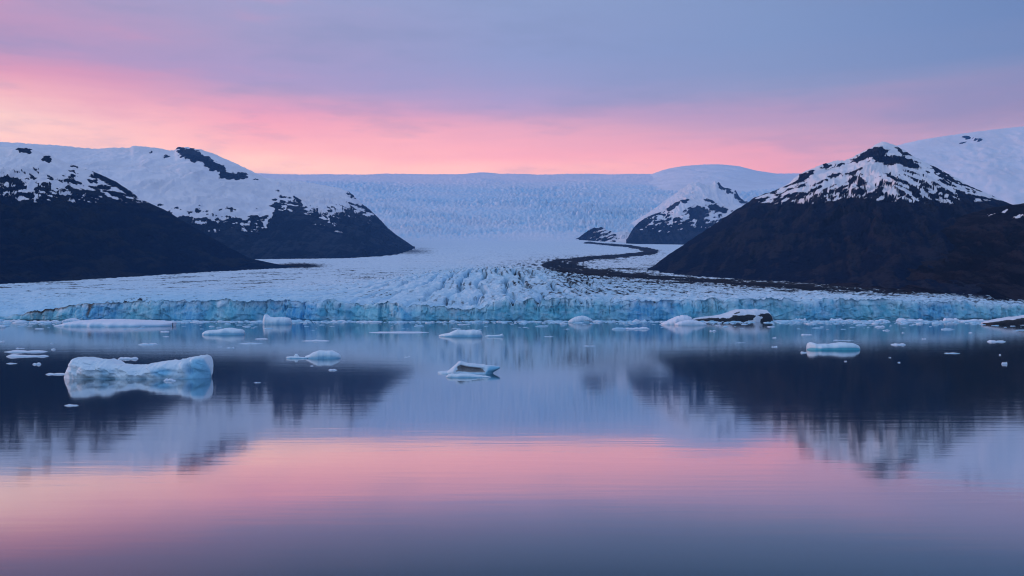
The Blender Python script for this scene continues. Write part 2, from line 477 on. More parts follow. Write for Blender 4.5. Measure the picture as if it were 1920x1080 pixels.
dcl = .85 * np.exp(-((pxc - 172) / 5) ** 2) * sstep(.1, .5, vv) + .42 * np.exp(-((pxc - 870) / 55) ** 2) * (1 - .35 * vv) + .5 * np.exp(-((pxc - 75) / 45) ** 2) + .5 * np.exp(-((pxc - 110) / 90) ** 2) * sstep(.75, .95, vv)
dcl += .38 * np.exp(-((pxc - 1330) / 22) ** 2) + .30 * sstep(1700, 1860, pxc) + .28 * np.exp(-((pxc - 545) / 14) ** 2) + .5 * np.exp(-((pxc - 230) / 60) ** 2) * sstep(.85, 1, vv) + .35 * np.exp(-((Zc - .2) / .9) ** 2)
Vall = np.concatenate([np.stack([Xc, Dc, Zc], 2), np.stack([Xg, Dg, Zg], 2)], 0)
nr, nc = Vall.shape[:2]
A = {'dirt_shade': np.concatenate([dcl, dirt_shade], 0).ravel(), 'blue': np.concatenate([0 * dcl, blue], 0).ravel(), 'frost': np.concatenate([frost, 0 * dirt_shade], 0).ravel(), 'firn_afterglow': np.concatenate([0 * dcl, far * (1 - .75 * blueband)], 0).ravel()}
V = Vall.reshape(-1, 3)
Fa = grid_faces(nr, nc)
frow = np.repeat(np.arange(nr - 1), nc - 1)
morf = np.concatenate([0 * dcl, mor], 0).ravel()[Fa].mean(1) > .5
isc = frow < NCF
isfar = (frow >= NCF) & (V[Fa[:, 0], 1] > 6500)
loc0 = (0.0, 1000.0, 0.0)
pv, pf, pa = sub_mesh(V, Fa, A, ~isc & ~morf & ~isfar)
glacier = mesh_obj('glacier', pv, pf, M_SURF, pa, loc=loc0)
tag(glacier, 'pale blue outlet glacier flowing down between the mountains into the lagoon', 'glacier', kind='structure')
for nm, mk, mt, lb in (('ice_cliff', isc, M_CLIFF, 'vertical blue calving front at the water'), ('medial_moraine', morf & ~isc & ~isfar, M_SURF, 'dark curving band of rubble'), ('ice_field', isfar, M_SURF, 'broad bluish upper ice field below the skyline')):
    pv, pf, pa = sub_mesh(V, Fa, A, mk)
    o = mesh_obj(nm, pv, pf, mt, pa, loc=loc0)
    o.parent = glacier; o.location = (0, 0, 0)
    o['label'] = lb


# ---------------------------------------------------------------- mountains
def ell(px, py, blobs):
    wx0 = 7 * fbm2(px / 11, py / 6, 4, 141, .6); wy0 = 3.2 * fbm2(px / 11, py / 6, 4, 143, .6)
    px = px + wx0; py = py + wy0
    s = np.full(px.shape, -9.0)
    for bx, by, rx, ry, an in blobs:
        a = math.radians(an); dx = px - bx; dy = py - by
        u = dx * math.cos(a) + dy * math.sin(a); v = -dx * math.sin(a) + dy * math.cos(a)
        s = np.maximum(s, 1 - np.hypot(u / rx, v / ry))
    return s


def mountain(name, label, crest, base, cD, mat, snow, n_u=420, n_v=150, p=1.15, gully=18., back=1500., bdrop=.8, gs=90., seed=0, jag=2.5, bD=None, cat='mountain', slant=0.0):
    """a ridge with a front flank down to the ice and a back flank behind it"""
    x0, x1 = crest[0][0], crest[-1][0]
    px = np.linspace(x0, x1, n_u)
    cy = smooth_tab(crest, px); by = smooth_tab(base, px)
    cd = smooth_tab(cD, px)
    bd = glac_D(px, by) if bD is None else smooth_tab(bD, px)
    bd = np.minimum(bd, cd - 5)
    zc = HC + (HY - cy) / F * cd; zb = HC + (HY - by) / F * bd
    zb = np.minimum(zb, zc - .5)
    nb = n_v // 4
    vf = np.linspace(0, 1, n_v)[:, None]; vb = np.linspace(1, 0, nb, endpoint=False)[:, None]
    g = (1 - vf) ** p
    kk = np.exp(-np.linspace(-2.2, 2.2, 61) ** 2); kk /= kk.sum()
    zs = np.convolve(np.pad(zc, 30, mode='edge'), kk, 'valid')
    zs = np.minimum(zs, zc + 40)
    wv = sstep(.02, .35, vf)
    ze = zc * (1 - wv) + np.maximum(zs, zb) * wv
    Df_ = cd + (bd - cd) * vf; Zf = zb + (ze - zb) * g
    Db = cd + back * vb; Zb = zc - (zc - zb) * bdrop * vb ** 1.25
    D = np.concatenate([Db, Df_, Df_[-1:] - 6], 0); Z = np.concatenate([Zb, Zf, Zf[-1:] - 25], 0)
    v = np.concatenate([-vb, vf, vf[-1:]], 0)
    X = (px[None, :] - 960) / F * D
    hgt = np.clip((zc - zb) / max((zc - zb).max(), 1), .02, 1)[None, :] ** .7
    env = np.sin(np.clip(np.abs(v), 0, 1) * PI) ** .8 * hgt
    S = X + slant * (D - D.mean())
    gl = ridged2(S / gs + .5 * fbm2(X / 160, D / 260, 3, seed + 2), D / (gs * 5), 5, seed, .6) - .45
    f1 = fbm2(X / (gs * 1.6), D / (gs * 1.6), 5, seed + 5)
    Z = Z + 1.7 * gully * env * (gl * 1.0 + .55 * f1)
    Z = Z + jag * fbm2(X / 30, D / 30, 4, seed + 9) * hgt * np.exp(-np.abs(v) * 2)
    pxx = 960 + X / D * F; pyy = HY - (Z - HC) / D * F
    sn = snow(pxx, pyy, X, D, seed)
    rel = np.clip(.42 + 1.1 * gl + .55 * f1 + .5 * fbm2(S / 24, D / 520, 4, seed + 13, .6) + .3 * fbm2(X / 60, D / 90, 3, seed + 15), 0, 1)  # ridges lighter, gullies darker: slope shading painted into the rock colour
    P3 = np.stack([X, D, Z], 2)
    lc = (float(X.mean()), float(D.min()), 0.0)
    o = mesh_obj(name, P3.reshape(-1, 3), grid_faces(*X.shape, flip=True), mat, {'snow': sn.ravel(), 'relief_shade': rel.ravel()}, loc=lc)
    tag(o, label, cat, kind='structure')
    return o


MT_L = mat_mountain('rock_snow_near', (.006, .016, .050), (.009, .020, .050), (.022, .029, .050), fs=1.0)  # navy rock: blue of the distant haze painted into the base colours
MT_B = mat_mountain('rock_snow_far', (.010, .021, .052), (.014, .025, .052), (.034, .045, .074), fs=.6)  # rock tones hold painted haze blue too
MT_R = mat_mountain('rock_snow_hazed', (.012, .020, .050), (.016, .022, .048), (.036, .036, .056), fs=.9)  # haze blue mixed into these rock tones as well
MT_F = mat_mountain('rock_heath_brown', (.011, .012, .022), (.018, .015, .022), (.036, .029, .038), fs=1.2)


def streak(px, py, k, sx, sy, seed):
    return fbm2(px / sx, (py + k * px) / sy, 5, seed, .55)


def snow_A1(px, py, X, D, s):
    n = streak(px, py, -.18, 24, 8, 61); n2 = streak(px, py, -.3, 9, 4, 62)
    line = tab([(-420, 345), (0, 343), (110, 346), (160, 335), (205, 341), (260, 372), (300, 390)], px)
    r = (line + 10 - py) / 30 + 2.0 * n + .9 * n2
    r = np.where(py < 314, np.maximum(r, .7), r)
    r = np.minimum(r, 1.6 - 3.0 * sstep(366, 392, py))
    return np.minimum(r, -3.2 * ell(px, py, [(45, 282, 15, 6, 10), (90, 299, 10, 6, 20), (140, 312, 7, 3, 25), (195, 333, 30, 6, 32), (235, 356, 28, 6, 38), (15, 338, 24, 5, 0)]) + .2 * n)


def snow_B(px, py, X, D, s):
    n = streak(px, py, -.1, 26, 9, 71); n2 = streak(px, py, .2, 8, 5, 72)
    line = tab([(-400, 400), (300, 400), (340, 402), (400, 406), (450, 409), (497, 414), (509, 398), (516, 372), (530, 370), (560, 381), (590, 394), (640, 420)], px)
    r = (line + 3 - py) / 17 + 1.7 * n + 1.0 * n2
    r = np.minimum(r, 1.2 - 2.2 * sstep(424, 446, py))
    rk = ell(px, py, [(343, 286, 12, 9, 30), (362, 291, 18, 11, 28), (385, 301, 20, 8, 30), (405, 313, 20, 8, 15), (425, 329, 14, 7, 0), (447, 330, 20, 7, 0), (314, 294, 8, 3, -15), (284, 286, 6, 2, 20), (478, 337, 5, 2, 0)])
    return np.minimum(np.clip(r, -2, 2), -2.8 * rk + .45 * n2)


def snow_C(px, py, X, D, s):
    n = streak(px, py, -.35, 18, 6, 81); n2 = streak(px, py, -.3, 7, 4, 82)
    line = tab([(480, 395), (560, 392), (585, 393), (610, 408), (640, 393), (665, 392), (700, 398), (760, 415)], px)
    r = (line - py) / 13 + 1.8 * n + 1.0 * n2
    r = np.minimum(r, 1.2 - 2.2 * sstep(412, 440, py))
    rk = ell(px, py, [(658, 365, 9, 4, 40), (690, 392, 14, 5, 40), (712, 412, 16, 5, 45)])
    return np.minimum(np.clip(r, -2, 2), -2.5 * rk + .3 * n2)


def snow_M(px, py, X, D, s):
    n = streak(px, py, .3, 16, 6, 91); n2 = streak(px, py, .2, 6, 4, 92)
    line = tab([(1170, 420), (1210, 410), (1240, 414), (1270, 412), (1300, 408), (1340, 412), (1380, 410), (1430, 400)], px)
    r = (line - py) / 15 + 1.7 * n + .9 * n2
    rk = ell(px, py, [(1195, 425, 26, 9, -35), (1222, 404, 22, 4, -22), (1262, 386, 16, 4, -35), (1332, 376, 16, 3.5, 10), (1308, 399, 20, 13, 5), (1345, 391, 20, 7, 12), (1285, 376, 8, 4, 0), (1240, 402, 7, 3, 0)])
    return np.minimum(np.clip(r, -2, 1.5), -2.6 * rk + .4 * n2)


def snow_P(px, py, X, D, s):
    n2 = streak(px, py, -.5, 7, 5, 95)
    rk = ell(px, py, [(1352, 346, 10, 6, 45), (1362, 353, 14, 6, 40), (1385, 363, 10, 5, 40), (1390, 373, 14, 6, 35), (1300, 362, 3, 2, 0)])
    return np.minimum(1.0, -2.4 * rk + .5 * n2)


def snow_R(px, py, X, D, s):
    k = np.where(px < 1660, .38, -.42)
    n = fbm2((px + 0 * py) / 34, (py + k * (px - 1660)) / 7, 4, 101, .55); n2 = fbm2(px / 12, (py + k * (px - 1660)) / 3.5, 3, 102)
    line = tab([(1225, 300), (1395, 350), (1420, 366), (1440, 371), (1490, 372), (1545, 364), (1600, 352), (1660, 358), (1720, 352), (1800, 356), (1850, 362), (1900, 372)], px)
    r = (line + 4 - py) / 34 + 2.3 * n + .9 * n2 - .1
    lim = tab([(1400, 378), (1440, 384), (1540, 384), (1600, 372), (1660, 380), (1780, 385), (1850, 378)], px)
    r = np.minimum(r, 1.0 - 2.2 * sstep(-10, 8, py - lim))
    rk = ell(px, py, [(1622, 291, 26, 7, -28), (1648, 286, 17, 10, -10), (1660, 300, 26, 8, 12), (1700, 304, 28, 8, 20), (1690, 284, 14, 4, 30), (1512, 328, 18, 5, -25), (1548, 312, 8, 5, -20), (1575, 309, 9, 3, -10), (1565, 329, 14, 3, -8), (1765, 322, 26, 4, 28)])
    return np.minimum(np.clip(r, -2, 1.4), -2.3 * rk + .35 * n2)


def snow_F(px, py, X, D, s):
    n = streak(px, py, .25, 14, 4, 111)
    return np.maximum(-1.3 + .3 * n, 1.6 * ell(px, py, [(1885, 394, 6, 2, -20), (1915, 405, 16, 3, -14), (1858, 402, 4, 1.5, -10), (1935, 400, 10, 3, -10)]) + .2 * n)


def snow_all(px, py, X, D, s):
    n2 = streak(px, py, .1, 12, 4, 121)
    rk = ell(px, py, [(1832, 262, 9, 2.5, -5), (1805, 268, 6, 1.5, -10), (1815, 258, 12, 1.2, 0)])
    return np.minimum(1.5, -2.4 * rk + .3 * n2)


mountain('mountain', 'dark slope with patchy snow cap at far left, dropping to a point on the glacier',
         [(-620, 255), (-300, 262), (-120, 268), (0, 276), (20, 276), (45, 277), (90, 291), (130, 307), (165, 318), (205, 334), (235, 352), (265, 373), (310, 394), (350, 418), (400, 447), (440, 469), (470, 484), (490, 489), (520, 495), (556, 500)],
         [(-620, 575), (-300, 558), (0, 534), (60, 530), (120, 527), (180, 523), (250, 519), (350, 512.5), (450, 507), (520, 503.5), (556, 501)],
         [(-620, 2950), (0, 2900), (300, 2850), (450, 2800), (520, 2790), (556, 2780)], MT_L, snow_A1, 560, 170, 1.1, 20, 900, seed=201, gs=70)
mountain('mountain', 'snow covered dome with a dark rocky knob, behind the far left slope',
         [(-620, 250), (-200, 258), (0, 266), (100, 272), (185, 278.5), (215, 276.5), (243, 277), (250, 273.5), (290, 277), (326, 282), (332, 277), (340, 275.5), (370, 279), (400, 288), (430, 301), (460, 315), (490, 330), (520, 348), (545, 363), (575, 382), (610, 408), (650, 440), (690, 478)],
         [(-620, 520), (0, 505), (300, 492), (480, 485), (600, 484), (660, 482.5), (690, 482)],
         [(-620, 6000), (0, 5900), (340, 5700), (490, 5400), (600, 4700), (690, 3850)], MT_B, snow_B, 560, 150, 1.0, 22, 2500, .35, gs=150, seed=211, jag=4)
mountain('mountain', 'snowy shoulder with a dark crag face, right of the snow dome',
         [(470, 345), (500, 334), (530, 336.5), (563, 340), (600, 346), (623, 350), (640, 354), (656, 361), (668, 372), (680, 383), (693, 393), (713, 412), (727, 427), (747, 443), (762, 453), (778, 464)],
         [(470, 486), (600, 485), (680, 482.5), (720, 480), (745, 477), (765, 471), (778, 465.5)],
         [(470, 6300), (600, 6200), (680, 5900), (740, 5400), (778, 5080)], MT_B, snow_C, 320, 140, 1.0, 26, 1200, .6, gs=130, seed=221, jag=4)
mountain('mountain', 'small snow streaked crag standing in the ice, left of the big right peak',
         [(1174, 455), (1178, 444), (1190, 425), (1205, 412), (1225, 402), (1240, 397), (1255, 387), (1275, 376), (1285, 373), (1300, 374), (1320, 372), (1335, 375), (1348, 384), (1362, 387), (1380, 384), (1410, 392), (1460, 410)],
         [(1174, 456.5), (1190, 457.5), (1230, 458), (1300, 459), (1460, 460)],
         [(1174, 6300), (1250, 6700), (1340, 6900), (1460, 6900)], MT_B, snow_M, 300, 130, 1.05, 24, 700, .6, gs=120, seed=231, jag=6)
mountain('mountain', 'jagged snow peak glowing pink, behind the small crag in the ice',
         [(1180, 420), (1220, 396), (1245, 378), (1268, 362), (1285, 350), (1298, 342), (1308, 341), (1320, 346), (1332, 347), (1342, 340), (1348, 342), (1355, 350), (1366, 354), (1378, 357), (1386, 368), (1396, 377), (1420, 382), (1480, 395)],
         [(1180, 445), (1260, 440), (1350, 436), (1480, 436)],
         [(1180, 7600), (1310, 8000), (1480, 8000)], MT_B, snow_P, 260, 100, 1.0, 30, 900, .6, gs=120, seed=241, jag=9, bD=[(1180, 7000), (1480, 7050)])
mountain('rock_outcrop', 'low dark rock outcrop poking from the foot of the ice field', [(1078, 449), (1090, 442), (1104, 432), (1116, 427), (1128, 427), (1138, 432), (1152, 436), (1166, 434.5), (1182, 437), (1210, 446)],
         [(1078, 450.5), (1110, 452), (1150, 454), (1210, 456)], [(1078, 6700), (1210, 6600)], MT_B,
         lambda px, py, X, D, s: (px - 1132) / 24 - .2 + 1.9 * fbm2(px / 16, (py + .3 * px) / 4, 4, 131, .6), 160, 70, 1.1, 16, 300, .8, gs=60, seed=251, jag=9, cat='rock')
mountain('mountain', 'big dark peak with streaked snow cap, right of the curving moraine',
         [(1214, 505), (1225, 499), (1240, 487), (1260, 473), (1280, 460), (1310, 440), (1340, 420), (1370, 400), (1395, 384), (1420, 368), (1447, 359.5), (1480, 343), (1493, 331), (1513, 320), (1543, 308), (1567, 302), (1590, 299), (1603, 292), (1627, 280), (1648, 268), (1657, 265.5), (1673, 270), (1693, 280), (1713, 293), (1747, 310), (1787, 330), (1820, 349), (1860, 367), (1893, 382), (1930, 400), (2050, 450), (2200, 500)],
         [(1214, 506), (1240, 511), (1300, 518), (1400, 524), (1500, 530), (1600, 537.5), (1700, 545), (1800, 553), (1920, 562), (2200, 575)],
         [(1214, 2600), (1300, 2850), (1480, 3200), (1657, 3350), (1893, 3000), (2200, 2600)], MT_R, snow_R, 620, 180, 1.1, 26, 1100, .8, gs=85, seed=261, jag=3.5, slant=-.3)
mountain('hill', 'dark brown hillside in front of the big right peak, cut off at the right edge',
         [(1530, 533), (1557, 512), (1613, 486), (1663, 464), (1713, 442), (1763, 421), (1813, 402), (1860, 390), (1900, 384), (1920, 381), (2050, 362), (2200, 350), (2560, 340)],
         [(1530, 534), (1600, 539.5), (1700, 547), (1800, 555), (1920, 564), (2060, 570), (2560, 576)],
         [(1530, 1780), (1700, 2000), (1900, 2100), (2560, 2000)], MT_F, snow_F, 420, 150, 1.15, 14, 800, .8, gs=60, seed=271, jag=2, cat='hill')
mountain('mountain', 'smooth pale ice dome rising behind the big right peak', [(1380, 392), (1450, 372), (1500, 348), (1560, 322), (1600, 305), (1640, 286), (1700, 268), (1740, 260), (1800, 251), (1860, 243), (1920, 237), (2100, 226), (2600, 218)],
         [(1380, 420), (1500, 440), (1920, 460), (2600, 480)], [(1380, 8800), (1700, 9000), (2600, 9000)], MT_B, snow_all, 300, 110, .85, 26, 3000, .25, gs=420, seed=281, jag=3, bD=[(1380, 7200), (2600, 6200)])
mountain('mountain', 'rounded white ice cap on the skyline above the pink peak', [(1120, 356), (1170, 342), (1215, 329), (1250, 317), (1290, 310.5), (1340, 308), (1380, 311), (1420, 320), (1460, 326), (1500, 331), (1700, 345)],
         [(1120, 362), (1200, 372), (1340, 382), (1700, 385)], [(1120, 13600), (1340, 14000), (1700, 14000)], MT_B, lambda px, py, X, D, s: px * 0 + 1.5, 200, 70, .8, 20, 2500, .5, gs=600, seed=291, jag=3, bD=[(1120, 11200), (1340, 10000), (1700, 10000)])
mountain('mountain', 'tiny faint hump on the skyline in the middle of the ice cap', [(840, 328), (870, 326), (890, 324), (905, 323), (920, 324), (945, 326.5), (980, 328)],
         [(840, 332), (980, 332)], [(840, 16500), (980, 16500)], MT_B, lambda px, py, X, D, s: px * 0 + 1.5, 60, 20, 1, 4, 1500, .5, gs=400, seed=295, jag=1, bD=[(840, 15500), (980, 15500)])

# ---------------------------------------------------------------- icebergs
M_ICE = mat_berg('berg_ice', (.72, .83, .92), (.26, .58, .80))
M_ICEW = mat_berg('floe_ice', (.74, .79, .90), (.40, .66, .84), scale=.8, bd=.2)
M_ASH = mat_berg('ash_banded_ice', (.74, .77, .86), (.40, .60, .76), (.012, .012, .016), scale=.5, bd=.5)
M_TAN = mat_berg('silty_ice', (.66, .76, .86), (.20, .50, .70), (.17, .17, .185), scale=1.6, bd=.2)
M_TEAL = mat_berg('teal_ice', (.68, .80, .90), (.10, .48, .62), scale=.8, bd=.2)


def berg_shape(px0, px1, wl, top, depth, nu=120, nv=70, pow_y=.75, pow_z=.6, noise=.06, nscale=.35, seed=0, lean=0., crest=.35, facet=.10):
    """a closed berg traced in real metres: top = silhouette rows (u, photo row); depth in metres; returns verts grid (nv,nu,3) and its distance"""
    D = HC * F / (wl - HY)
    Dc = D + depth * .5
    u = np.linspace(0, 1, nu); u = .5 - .5 * np.cos(u * PI) * (1 - .15 * np.sin(u * PI) ** 2)
    u = (u - u[0]) / (u[-1] - u[0])
    px = px0 + (px1 - px0) * u
    ty = tab(top, u)
    x = (px - 960) / F * Dc
    h = np.maximum(HC - (ty - HY) / F * (Dc + depth * (crest - .5) * .6), .06)
    h = h * (.985 + .5 * noise * fbm2(u * 16 * max(1, (px1 - px0) / 120), 0 * u, 4, seed + 21, .6))
    th = np.linspace(-.10, 1.06, nv)[:, None] * PI
    endw = (1 - np.abs(2 * u - 1) ** 4.5) ** .5
    dy = depth * .5 * (endw * .97 + .03) * (1 + .16 * fbm2(u * 5, 0, 3, seed))
    cs, sn = np.cos(th), np.sin(th)
    Y = -np.sign(cs) * np.abs(cs) ** pow_y
    Y = np.where(np.abs(Y) < 1, Y, np.sign(Y))
    yy = Dc + dy * (Y + (crest - .35) * np.clip(sn, 0, 1))
    Zz = np.where(sn > 0, h[None, :] * np.abs(sn) ** pow_z, sn * 2.2 * np.maximum(h, .5)[None, :] ** .5)
    Xx = x[None, :] + lean * Zz + 0 * yy
    P = np.stack([Xx, yy, Zz], 2)
    s = float(np.percentile(h, 80))
    N = -grid_normals(P)
    N = np.nan_to_num(N)
    k = nscale / max(s, .3)
    nzv = fbm3(P[..., 0] * k, P[..., 1] * k, P[..., 2] * k, 5, seed + 3)
    amp = noise * s * (.25 + .9 * np.abs(np.cos(np.clip(th, 0, PI))) ** .8)
    P = P + N * (nzv * amp)[..., None]
    if facet:
        fc = np.abs(fbm3(P[..., 0] * k * 1.7 + .6 * P[..., 2] * k, P[..., 1] * k, P[..., 2] * k * .7, 3, seed + 8))
        P = P - N * (facet * s * (.45 - fc) * np.clip(sn, .15, 1))[..., None]
    U = np.broadcast_to(u[None, :], P.shape[:2]); T = np.broadcast_to(th / PI, P.shape[:2])
    return P, U, T, h, D


def berg_obj(name, P, mat, attrs, label, cat, group=None, part=None):
    nr, nc = P.shape[:2]
    Vt = P.reshape(-1, 3); fc = grid_faces(nr, nc, flip=True)
    lc = (float(P[..., 0].mean()), float(P[..., 1].mean()), 0.0)
    at = {k: v.ravel() for k, v in attrs.items()}
    if part is None:
        o = mesh_obj(name, Vt, fc, mat, at, loc=lc)
    else:
        pname, pmask, plabel, pmat = part
        mk = pmask.ravel()[fc].mean(1) > .5
        o = bpy.data.objects.new(name, None); C.objects.link(o); o.location = lc
        a = sub_mesh(Vt, fc, at, ~mk); c = mesh_obj('ice_body', *a[:2], mat, a[2], loc=lc); c.parent = o; c.location = (0, 0, 0)
        a = sub_mesh(Vt, fc, at, mk); c = mesh_obj(pname, *a[:2], pmat or mat, a[2], loc=lc); c.parent = o; c.location = (0, 0, 0)
        if plabel: c['label'] = plabel
    tag(o, label, cat, group)
    return o


GB = 'icebergs floating in the lagoon'
# the big berg in the left foreground
top = [(0, 707), (.02, 697), (.045, 682), (.075, 671.5), (.10, 670), (.16, 671), (.20, 673.5), (.235, 676), (.27, 675.5), (.305, 675.5), (.33, 678.5), (.355, 683), (.42, 686), (.45, 684), (.48, 684.5), (.52, 686.5), (.60, 682), (.68, 677.5), (.76, 674.5), (.81, 674), (.83, 671.5), (.87, 670.5), (.92, 667), (.955, 667), (.975, 678), (.99, 690), (1, 702)]
P, U, T, h, D = berg_shape(124, 397, 711, top, 11.0, 300, 150, .42, .42, .10, .55, 301, crest=.62, facet=.10)
front = np.clip(np.cos(T * PI), 0, 1)
cave = np.exp(-((U - .22) / .055) ** 2) + .9 * np.exp(-((U - .36) / .07) ** 2) + .7 * np.exp(-((U - .60) / .03) ** 2) + .4 * np.exp(-((U - .86) / .03) ** 2)
low = np.exp(-(P[..., 2] / .38) ** 2)
P[..., 1] += cave * low * front * 1.0
w1, w2, wi = worley2(P[..., 0] / 3.4 + .5 * P[..., 2] / 2.2 + .3 * perlin2(P[..., 0] / 2, P[..., 2] / 1.5, 306), P[..., 2] / 1.7, 9)
P[..., 1] += (.7 * w1 + 1.2 * (wi - .5) * sstep(.02, .25, w2 - w1) - .3) * front * sstep(.2, .9, P[..., 2]) * (1 - .7 * sstep(.84, .9, U))
scal = ridged2(U * 9 + P[..., 2] * .35, P[..., 2] * .5, 3, 305)
P[..., 1] -= 1.0 * (scal - .5) * front * np.clip(P[..., 2], 0, 1) * (1 - .5 * sstep(.6, .8, U))
P[..., 1] += 1.6 * np.exp(-((U - .885 + (P[..., 2] - 2) * .012) / .018) ** 2) * front * sstep(.3, 1.5, P[..., 2])
bl = .12 + .30 * low + .75 * sstep(.84, .93, U) * front + .8 * np.exp(-((U - .72) / .06) ** 2 - ((P[..., 2] - 1.3) / .9) ** 2) + .5 * np.exp(-((U - .33) / .05) ** 2 - ((P[..., 2] - 1.2) / 1.) ** 2) + .25 * cave * low - .35 * sstep(.55, .9, np.sin(np.clip(T, 0, 1) * PI)) * sstep(2.5, 3.6, P[..., 2])
berg_obj('iceberg', P, M_ICE, {'blue': bl, 'dirt_shade': 0 * bl}, 'large pale blue iceberg with two raised ends and a dipped middle', 'iceberg', GB,
         part=('blue_face', (U > .885) & (T < .5), 'deeper blue smooth end face', None))

# the silty scooped berg in the middle
top = [(0, 697), (.05, 696.5), (.16, 695.5), (.22, 690), (.30, 682), (.335, 677.5), (.37, 676.5), (.42, 679), (.50, 681), (.62, 683), (.78, 684.5), (.90, 686), (.97, 686.5), (1, 688)]
P, U, T, h, D = berg_shape(821, 937, 701.5, top, 6.5, 170, 90, .55, .45, .05, .6, 311, crest=.7)
front = np.clip(np.cos(T * PI), 0, 1)
hz = P[..., 2] / np.maximum(h[None, :], .3)
sco = sstep(.26, .42, U) * (1 - sstep(.66, .84, U)) * np.exp(-((hz - .48) / .30) ** 2) * front
P[..., 1] += 1.8 * sco
P[..., 0] -= sstep(.70, 1, U) * (1 - sstep(0, .9, hz)) * 1.5
dt = 1.15 * sstep(.25, .4, U) * (1 - sstep(.68, .82, U + .25 * (hz - .4))) * sstep(.12, .25, hz) * (1 - sstep(.66, .78, hz)) * front
bl = .25 + .95 * sstep(.78, .88, U) * front + .3 * np.exp(-(P[..., 2] / .3) ** 2)
berg_obj('iceberg', P, M_TAN, {'blue': bl, 'dirt_shade': dt}, 'scooped iceberg with a silty grey hollow and a blue wing at its right end', 'iceberg', GB,
         part=('silt_face', dt > .5, 'silty grey hollow face', None))


def simple_berg(px0, px1, wl, top, depth, mat, label, seed, name='iceberg', cat='iceberg', group=GB, blue=.2, lowblue=.6, dirt_shade=None, nu=90, nv=50, part=None, **kw):
    P, U, T, h, D = berg_shape(px0, px1, wl, top, depth, nu, nv, seed=seed, **kw)
    hz = P[..., 2] / np.maximum(h[None, :], .1)
    front = np.clip(np.cos(T * PI), 0, 1)
    bl = blue + lowblue * np.exp(-(hz / .35) ** 2) * front
    dt = 0 * bl if dirt_shade is None else dirt_shade(U, T, hz, front)
    if part is not None:
        nm, fn, lb = part; part = (nm, fn(U, T, hz, front, dt), lb, None)
    return berg_obj(name, P, mat, {'blue': bl, 'dirt_shade': dt}, label, cat, group, part)


simple_berg(572, 639, 672.5, [(0, 668), (.12, 665), (.25, 660), (.40, 656.5), (.55, 658), (.75, 657.5), (.88, 661), (.96, 664), (1, 669)], 7, M_ICE, 'small domed blue white iceberg, mid water right of the big berg', 321, noise=.08, facet=.06, pow_z=.55)
simple_berg(551, 561, 671.5, [(0, 668), (.3, 663.5), (.7, 664), (1, 669)], 1.4, M_ICE, 'knobbly ice lump just left of the small domed iceberg', 323, name='ice_floe', cat='ice floe', group='small ice floes', nu=30, nv=24)
simple_berg(537, 577, 672.5, [(0, 669), (.2, 668), (.6, 669), (1, 670)], 2.0, M_ICE, 'low ice shelf joining the domed iceberg and the knobbly lump', 324, name='ice_floe', cat='ice floe', group='small ice floes', nu=50, nv=24)
simple_berg(1513, 1611, 656.5, [(0, 650), (.03, 643.5), (.07, 641.5), (.12, 643), (.18, 646), (.30, 644.5), (.45, 645), (.62, 642.5), (.75, 642.5), (.88, 644), (.96, 648), (1, 653)], 9, M_TEAL, 'flat iceberg with a teal waterline and a knob at its left end', 331, blue=.05, lowblue=1.25, noise=.06, pow_z=.5,
            part=('waterline_band', lambda U, T, hz, f, d: (hz < .42) & (T < .5), 'teal wet band'))
simple_berg(112, 324, 612.5, [(0, 609.5), (.10, 605), (.18, 600.5), (.30, 598.5), (.45, 598.5), (.65, 600), (.85, 601.5), (1, 604)], 60, M_ICEW, 'long flat tabular iceberg with a smooth white top, under the left cliff', 341, blue=-.1, lowblue=1.2, noise=.03, pow_z=.35, pow_y=.9, crest=.8, nu=150,
            part=('snow_cap', lambda U, T, hz, f, d: (hz > .8), 'smooth white flat top'))
simple_berg(119, 152, 604.5, [(0, 602), (.3, 598), (.55, 596), (.75, 598), (1, 602)], 16, M_ICEW, 'peaked white ice lump behind the left end of the tabular iceberg', 343, noise=.08)
simple_berg(380, 458, 628, [(0, 625), (.06, 622), (.12, 619.5), (.3, 618.5), (.45, 617.5), (.60, 614.5), (.70, 614.5), (.85, 617), (.97, 618.5), (1, 622)], 13, M_ICE, 'low humped iceberg with a dark blue underside, right of the tabular one', 351, blue=.1, lowblue=.9, noise=.09, facet=.05)
simple_berg(494, 546, 608.5, [(0, 606), (.03, 597), (.07, 589.5), (.14, 590.5), (.22, 594), (.40, 595.5), (.60, 594.5), (.80, 595), (.95, 597), (1, 603)], 20, M_ICE, 'blue white iceberg with a horn at its left end, close to the cliff', 361, blue=.15, noise=.07, facet=.06)
simple_berg(823, 904, 631.5, [(0, 629), (.08, 626.5), (.25, 624), (.38, 619), (.43, 617.5), (.50, 618.5), (.62, 619), (.80, 618), (.93, 619), (.98, 621), (1, 627)], 13, M_ICE, 'wedge shaped iceberg rising to the right, in the middle under the cliff', 371, blue=.05, lowblue=.9, noise=.08, facet=.06)
simple_berg(909, 944, 631.8, [(0, 630), (.2, 628), (.5, 628.5), (.8, 627.5), (.95, 625.5), (1, 629)], 5, M_ICE, 'thin ice floe just right of the wedge shaped iceberg', 373, name='ice_floe', cat='ice floe', group='small ice floes', nu=40, nv=24)
simple_berg(1065, 1111, 605.5, [(0, 603), (.1, 599), (.3, 594), (.5, 591.5), (.7, 592), (.85, 595.5), (.97, 599), (1, 603)], 18, M_TAN, 'rounded silt streaked iceberg touching the cliff foot, right of the middle', 381, noise=.09, facet=.05,
            dirt_shade=lambda U, T, hz, f: .55 * np.exp(-((hz - .35) / .3) ** 2) * sstep(.1, .9, U))
